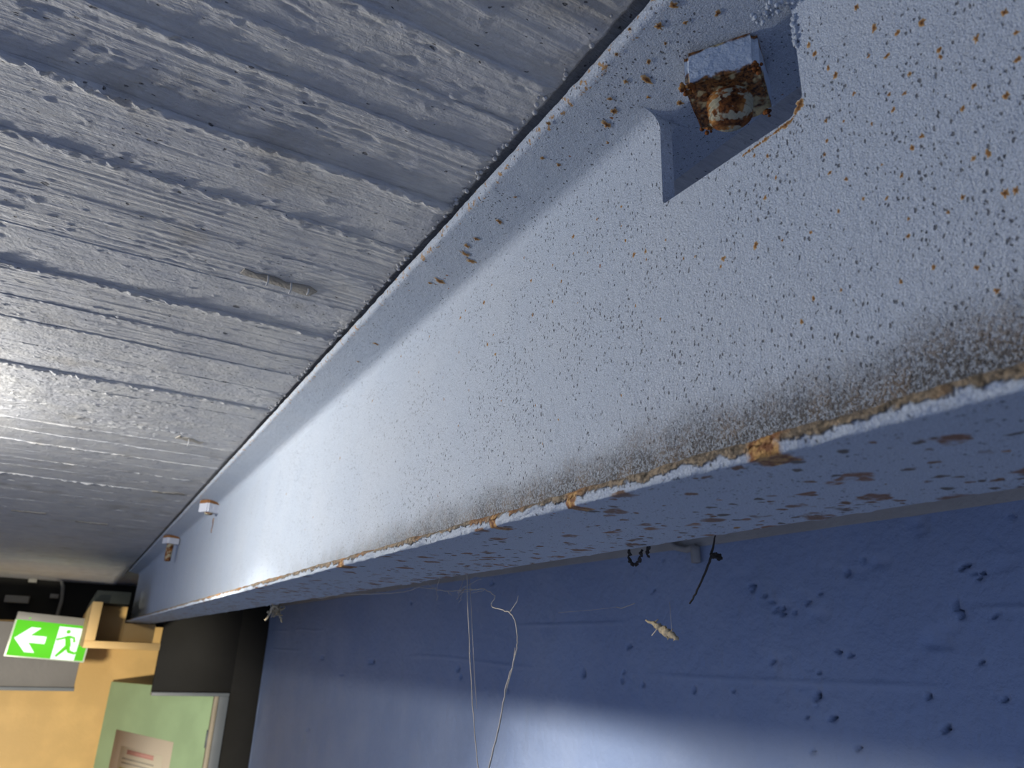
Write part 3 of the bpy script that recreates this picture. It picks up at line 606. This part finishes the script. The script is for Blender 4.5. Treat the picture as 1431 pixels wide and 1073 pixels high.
for x, y, r, asp in B['UND']: blister(Vector((x,y,BZ0+.0002)), Vector((0,0,-1)), Vector((1,0,0)), ey, r, asp, rng)
for i in range(26):                                                # rusted lip of the cut-out
    y = .1700+.034*(i/25)**1.3; blister(Vector((BC-WT/2,y,NZ-.0052+.006*max(0,(.178-y)/.008)**2)), Vector((-1,0,0)), ez, ey, .0019*rng.uniform(.35,1.25)*(1-.4*i/25), rng.uniform(.5,1.1), rng)
o = mesh('rust_blister', bv, bf, M_BLIS, beam, boff); o['kind'] = 'stuff'; o['label'] = 'rust spots breaking through the paint'
at = o.data.attributes.new('rim', 'FLOAT', 'POINT'); at.data.foreach_set('value', br)
# paint lumps round the upper corner of the cut-out
lm = MB()
for i in range(70):
    if i < 30: c = Vector((BC-WT/2-.0002, NY0-.0005+rng.uniform(-.001,.001), NZ+.03+.020*i/30+rng.uniform(-.002,.002)))
    else: c = Vector((BC-WT/2-.003-rng.uniform(0,.008), NY0+rng.uniform(-.004,.016), .2865+rng.uniform(-.002,.003)))
    r = rng.uniform(.0005,.0014)
    lm.lathe([(r*.1,-r),(r*.8,-r*.55),(r,0),(r*.8,r*.55),(r*.1,r)], c, 8)
o = lm.build('paint_lump', M_WEB, beam, boff, smooth=True); o['kind'] = 'stuff'

# ------------------------------------------------------------------ anchor bolts
def anchor(cx, cy, zt_, s, h, prot, yaw, label, th_r=.0118, extra=True):
    t = empty('anchor_bolt', (cx,cy,zt_-h)); tag(t, label, 'bolt', 'square nut anchor bolts holding the beam to the slab')
    bm = bmesh.new(); bmesh.ops.create_cube(bm, size=1)
    for v in bm.verts: v.co = Vector((v.co.x*s, v.co.y*s, (v.co.z+.5)*h))
    bmesh.ops.bevel(bm, geom=[e for e in bm.edges if abs(e.verts[0].co.z-e.verts[1].co.z) > h/2], offset=.0030, segments=3, affect='EDGES')
    bmesh.ops.bevel(bm, geom=[e for e in bm.edges if max(v.co.z for v in e.verts) < 1e-5 or min(v.co.z for v in e.verts) > h-1e-5], offset=.0010, segments=2, affect='EDGES')
    bmesh.ops.subdivide_edges(bm, edges=bm.edges[:], cuts=3, use_grid_fill=True)
    for v in bm.verts:
        p = v.co; d = float(fbm(p.x*130+cx*50, p.y*130, p.z*130, 3, 2))*.0006
        v.co += Vector((p.x,p.y,p.z-h/2)).normalized()*d
    me = bpy.data.meshes.new('nut'); bm.to_mesh(me); bm.free()
    nu = link('nut', me, M_NUT if extra else M_NUT2, t); nu.rotation_euler = (0,0,yaw); me.set_sharp_from_angle(angle=math.radians(35))
    pr = [(.004,h-.002)]; z = h-.004
    pr = [(th_r*.9, h*.6)]; z = h*.3
    zz = .001
    while zz > -prot+.003:
        k_ = 1-.13*max(0,-zz)/prot; pr += [(th_r*k_, zz), (th_r*k_, zz-.0007), (th_r*.88*k_, zz-.0014), (th_r*.88*k_, zz-.0019)]; zz -= .0026
    pr += [(th_r*.84, -prot+.0022), (th_r*.76, -prot+.0007), (th_r*.55, -prot), (th_r*.05, -prot-.0002)]
    MB().lathe(pr, (0,0,0), 28).build('threaded_rod', M_RUSTY_PAINT, t, smooth=True, sharp=60)
    return t
q = N('nut_rust_and_paint_far', .6, .3); X_, Y_, Z_ = q.xyz()
f = q.math('ADD', q.ramp(Z_,.284,.289), q.math('MULTIPLY_ADD', q.noise(120,3), .8, -.4))
M_NUT2 = q.done(q.mix(q.ramp(f,.4,.6), (.60,.62,.68), (.27,.12,.04)), q.bump(q.noise(200,2),.001))
t1 = anchor(BC+.0005,.2145,.2915,.0365,.0225,.0125, math.atan2(-.67,-.74)-math.radians(10), 'rusty square nut and bolt in the cut-out of the beam web')
rc = MB(); rng = random.Random(3)
yaw = t1.children[0].rotation_euler.z
for sx, sy, n in ((-1,-1,10),(1,-1,14),(1,1,10),(-1,1,8)):
    for i in range(n):
        lx, ly = sx*(.0175+rng.uniform(-.003,.0018)), sy*(.0175+rng.uniform(-.004,.0018))
        r = rng.uniform(.0007,.0018); c = (lx*math.cos(yaw)-ly*math.sin(yaw), lx*math.sin(yaw)+ly*math.cos(yaw), rng.uniform(-.001,.003))
        rc.lathe([(r*.2,-r),(r*.9,-r*.4),(r*.8,r*.3),(r*.2,r)], c, 6)
o = rc.build('rust_crumb', M_RUST, t1, smooth=True); o['kind'] = 'stuff'; o['label'] = 'dark crumbs of flaking rust'
anchor(.213,1.75,.294,.033,.026,.004, .5, 'small far nut on the beam above a rust streak', .010, False)
anchor(.207,2.44,.294,.036,.024,.050, .4, 'farthest nut on the beam with a long protruding thread', .0105, False)
# run of rust on the web under the middle nut
rs = MB(); P = []
for i in range(9):
    z = .266-.034*i/8; y = 1.80+.004*math.sin(i*1.3); wd = .006*(1-.6*i/8)*(.7+.5*(i%3)/2)
    P.append(((y-wd,z),(y+wd,z)))
V = [(BC-WT/2-.0008,a[0],a[1]) for a,b in P]+[(BC-WT/2-.0008,b[0],b[1]) for a,b in P]
F = [(i,i+1,9+i+1,9+i) for i in range(8)]
V += [(BC-WT/2+.001,p[1],p[2]) for p in V]; F += [(18+i+1,18+i,27+i,27+i+1) for i in range(8)] + [(i+1,i,18+i,18+i+1) for i in range(8)] + [(9+i,10+i,28+i,27+i) for i in range(8)]
rs.add(V,F); rs.build('rust_streak', M_RUST, beam, boff)

# ------------------------------------------------------------------ cobwebs and debris under the beam
def wob(pts, n, a, seed):
    P = [Vector(p) for p in pts]; out = []
    for i in range(len(P)-1):
        for k in range(n): out.append(P[i].lerp(P[i+1], k/n))
    out.append(P[-1]); r = random.Random(seed)
    return [p+Vector((r.uniform(-a,a),r.uniform(-a,a),r.uniform(-a,a))) for p in out]
SP = tuple(B['STR1'][0])
c1 = empty('cobweb_strand', SP); tag(c1, 'straight pale cobweb strand hanging from the beam, left of the kinked one', 'cobweb')
MB().tube(wob(B['STR1'],5,.0003,1), .0004, 5).build('strand', M_SILK, c1, SP, smooth=True)
MB().tube([Vector(p)+Vector((.002,-.0015-.0004*i,0)) for i, p in enumerate(B['STR1'][1:5])], .0002, 4).build('strand', M_SILK, c1, SP, smooth=True)
SP2 = tuple(B['STR2'][0])
c2 = empty('cobweb_strand', SP2); tag(c2, 'kinked pale cobweb strand that bows out and thickens downwards', 'cobweb')
n2 = len(wob(B['STR2'],4,0,0)); MB().tube(wob(B['STR2'],4,.0005,2), [.00032+.00042*(i/n2)**1.5 for i in range(n2)], 5).build('strand', M_SILK, c2, SP2, smooth=True)
for key, r in (('STR3',.0003),('STR4',.0003)): MB().tube(wob(B[key],3,.0003,4), r, 4).build('strand', M_SILK, c2, SP2, smooth=True)
tg = MB(); r_ = random.Random(12)
for i in range(14):                                                # tangle where both meet
    a = Vector(B['STR2'][r_.randint(0,5)]); d = Vector((r_.uniform(-.01,.01), r_.uniform(-.03,.03), r_.uniform(-.012,.014)))
    tg.tube(wob([a, a+d*.5, a+d],3,.001,i), .00022, 4)
o = tg.build('tangle', M_SILK, c2, SP2, smooth=True)
SP5 = tuple(B['STR5'][-1])
c3 = empty('cobweb_strand', SP5); tag(c3, 'slack cobweb thread running along the far edge of the beam', 'cobweb')
for key, r in (('STR5',.0003),('STR6',.0006),('STR7',.0007)): MB().tube(wob(B[key],4,.0008,7), r, 5).build('strand', M_SILK, c3, SP5, smooth=True)
def scrap(name, c, size, mat, label, cat, seed, tri=18):
    t = empty(name, c); tag(t, label, cat); r = random.Random(seed); m = MB()
    for i in range(tri):
        p = [Vector((r.gauss(0,.3),r.gauss(0,.55),r.gauss(0,.4)))*size for _ in range(3)]
        m.tube(wob([p[0], (p[0]+p[1])*.5+p[2]*.3, p[1]],3,size*.06,i+seed), [size*.10*r.uniform(.4,1)]*7, 5)
    m.build('tangled_fibres', mat, t, None, smooth=True); return t
cl = scrap('dust_clump', B['CLUMP'], .020, M_DUST, 'small straw coloured dust clump hanging at the beam edge by the wall corner', 'debris', 5, 22)
# dry husk on a thread
HC = Vector(B['HUSK'][2]); hk = empty('dry_husk', HC); tag(hk, 'pale dry husk dangling in front of the dark blue wall', 'debris')
hp = wob(B['HUSK'],5,.0006,3); nh = len(hp)
MB().tube(hp, [.0006+.0021*math.sin(math.pi*min(1,(i/nh))**1.4)*(.7+.5*((i*7)%3)/2) for i in range(nh)], 7).build('husk_body', M_DUST, hk, HC, smooth=True)
m = MB(); r_ = random.Random(2)
for i in range(14):
    a = hp[r_.randint(4,nh-2)]; d = Vector((r_.uniform(-.002,.002),r_.uniform(-.005,.003),r_.uniform(-.004,.003))); m.tube([a,a+d*.6,a+d*1.1], [.0005,.0005,.0002], 4)
m.build('husk_fibre', M_DUST, hk, HC, smooth=True)
MB().tube(B['HUSKLEG'], .0004, 4).build('husk_stem', M_SILK, hk, HC, smooth=True)
MB().tube([hp[-4], hp[-4]+Vector((-.0005,.001,.02)), (.3292,hp[-4].y*.985,.0640+.0)][:2], .00012, 4).build('hanging_thread', M_SILK, hk, HC, smooth=True)
sc3 = empty('cobweb_scrap', B['STR8'][3]); tag(sc3, 'short bent cobweb scrap left of the dry husk', 'cobweb')
MB().tube(B['STR8'][2:], .00035, 4).build('strand', M_SILK, sc3, B['STR8'][3], smooth=True); MB().tube(B['STR8'][:3], .00014, 4).build('strand', M_SILK, sc3, B['STR8'][3], smooth=True)
TP = B['TWIG']; tw = empty('dusty_thread', TP[0]); tag(tw, 'dark dust thickened thread dangling from the beam above the husk', 'debris')
pts = wob([TP[0][:2]+[.0655]]+TP[1:],4,.00025,6); nt_ = len(pts)
MB().tube(pts, [.0003+.0006*min(1,i/8)*(1-i/nt_*.7) for i in range(nt_)], 6).build('thread', M_TWIG, tw, TP[0], smooth=True)
m = MB(); kc = [Vector(p) for p in B['TWIGK']]
for i in range(9): m.tube(wob([kc[0],kc[1],kc[2]],2,.0012,i), .0008, 5)
m.build('thread_knot', M_TWIG, tw, TP[0], smooth=True)
for key, lab in (('DRIP1','black hooked dirt strand under the beam, left of the two dark strands'),('DRIP2','short black dirt strand beside the hooked one under the beam'),('DRIP3','tiny black drop on the beam edge right of the dangling thread')):
    P = [list(p) for p in B[key]]; P[0][2] = .0645
    d = empty('dirt_strand', P[0]); tag(d, lab, 'debris')
    pp = wob(P,5,.0006,len(key)+len(P)); MB().tube(pp, [.0009*(.6+.9*((i*5)%4)/3) for i in range(len(pp))], 6).build('strand', M_TWIG, d, P[0], smooth=True)
P = B['HOOK']; hk2 = empty('wall_hook', P[2]); tag(hk2, 'bent grey hook on the wall just below the beam', 'hook')
MB().tube(wob(P[:4],3,0,1), .0055, 8).build('hook_arm', M_BARE, hk2, P[2], smooth=True)
MB().tube(wob(P[3:],3,0,1), .008, 8).build('hook_plate', M_BARE, hk2, P[2], smooth=True)
bpy.context.view_layer.update()
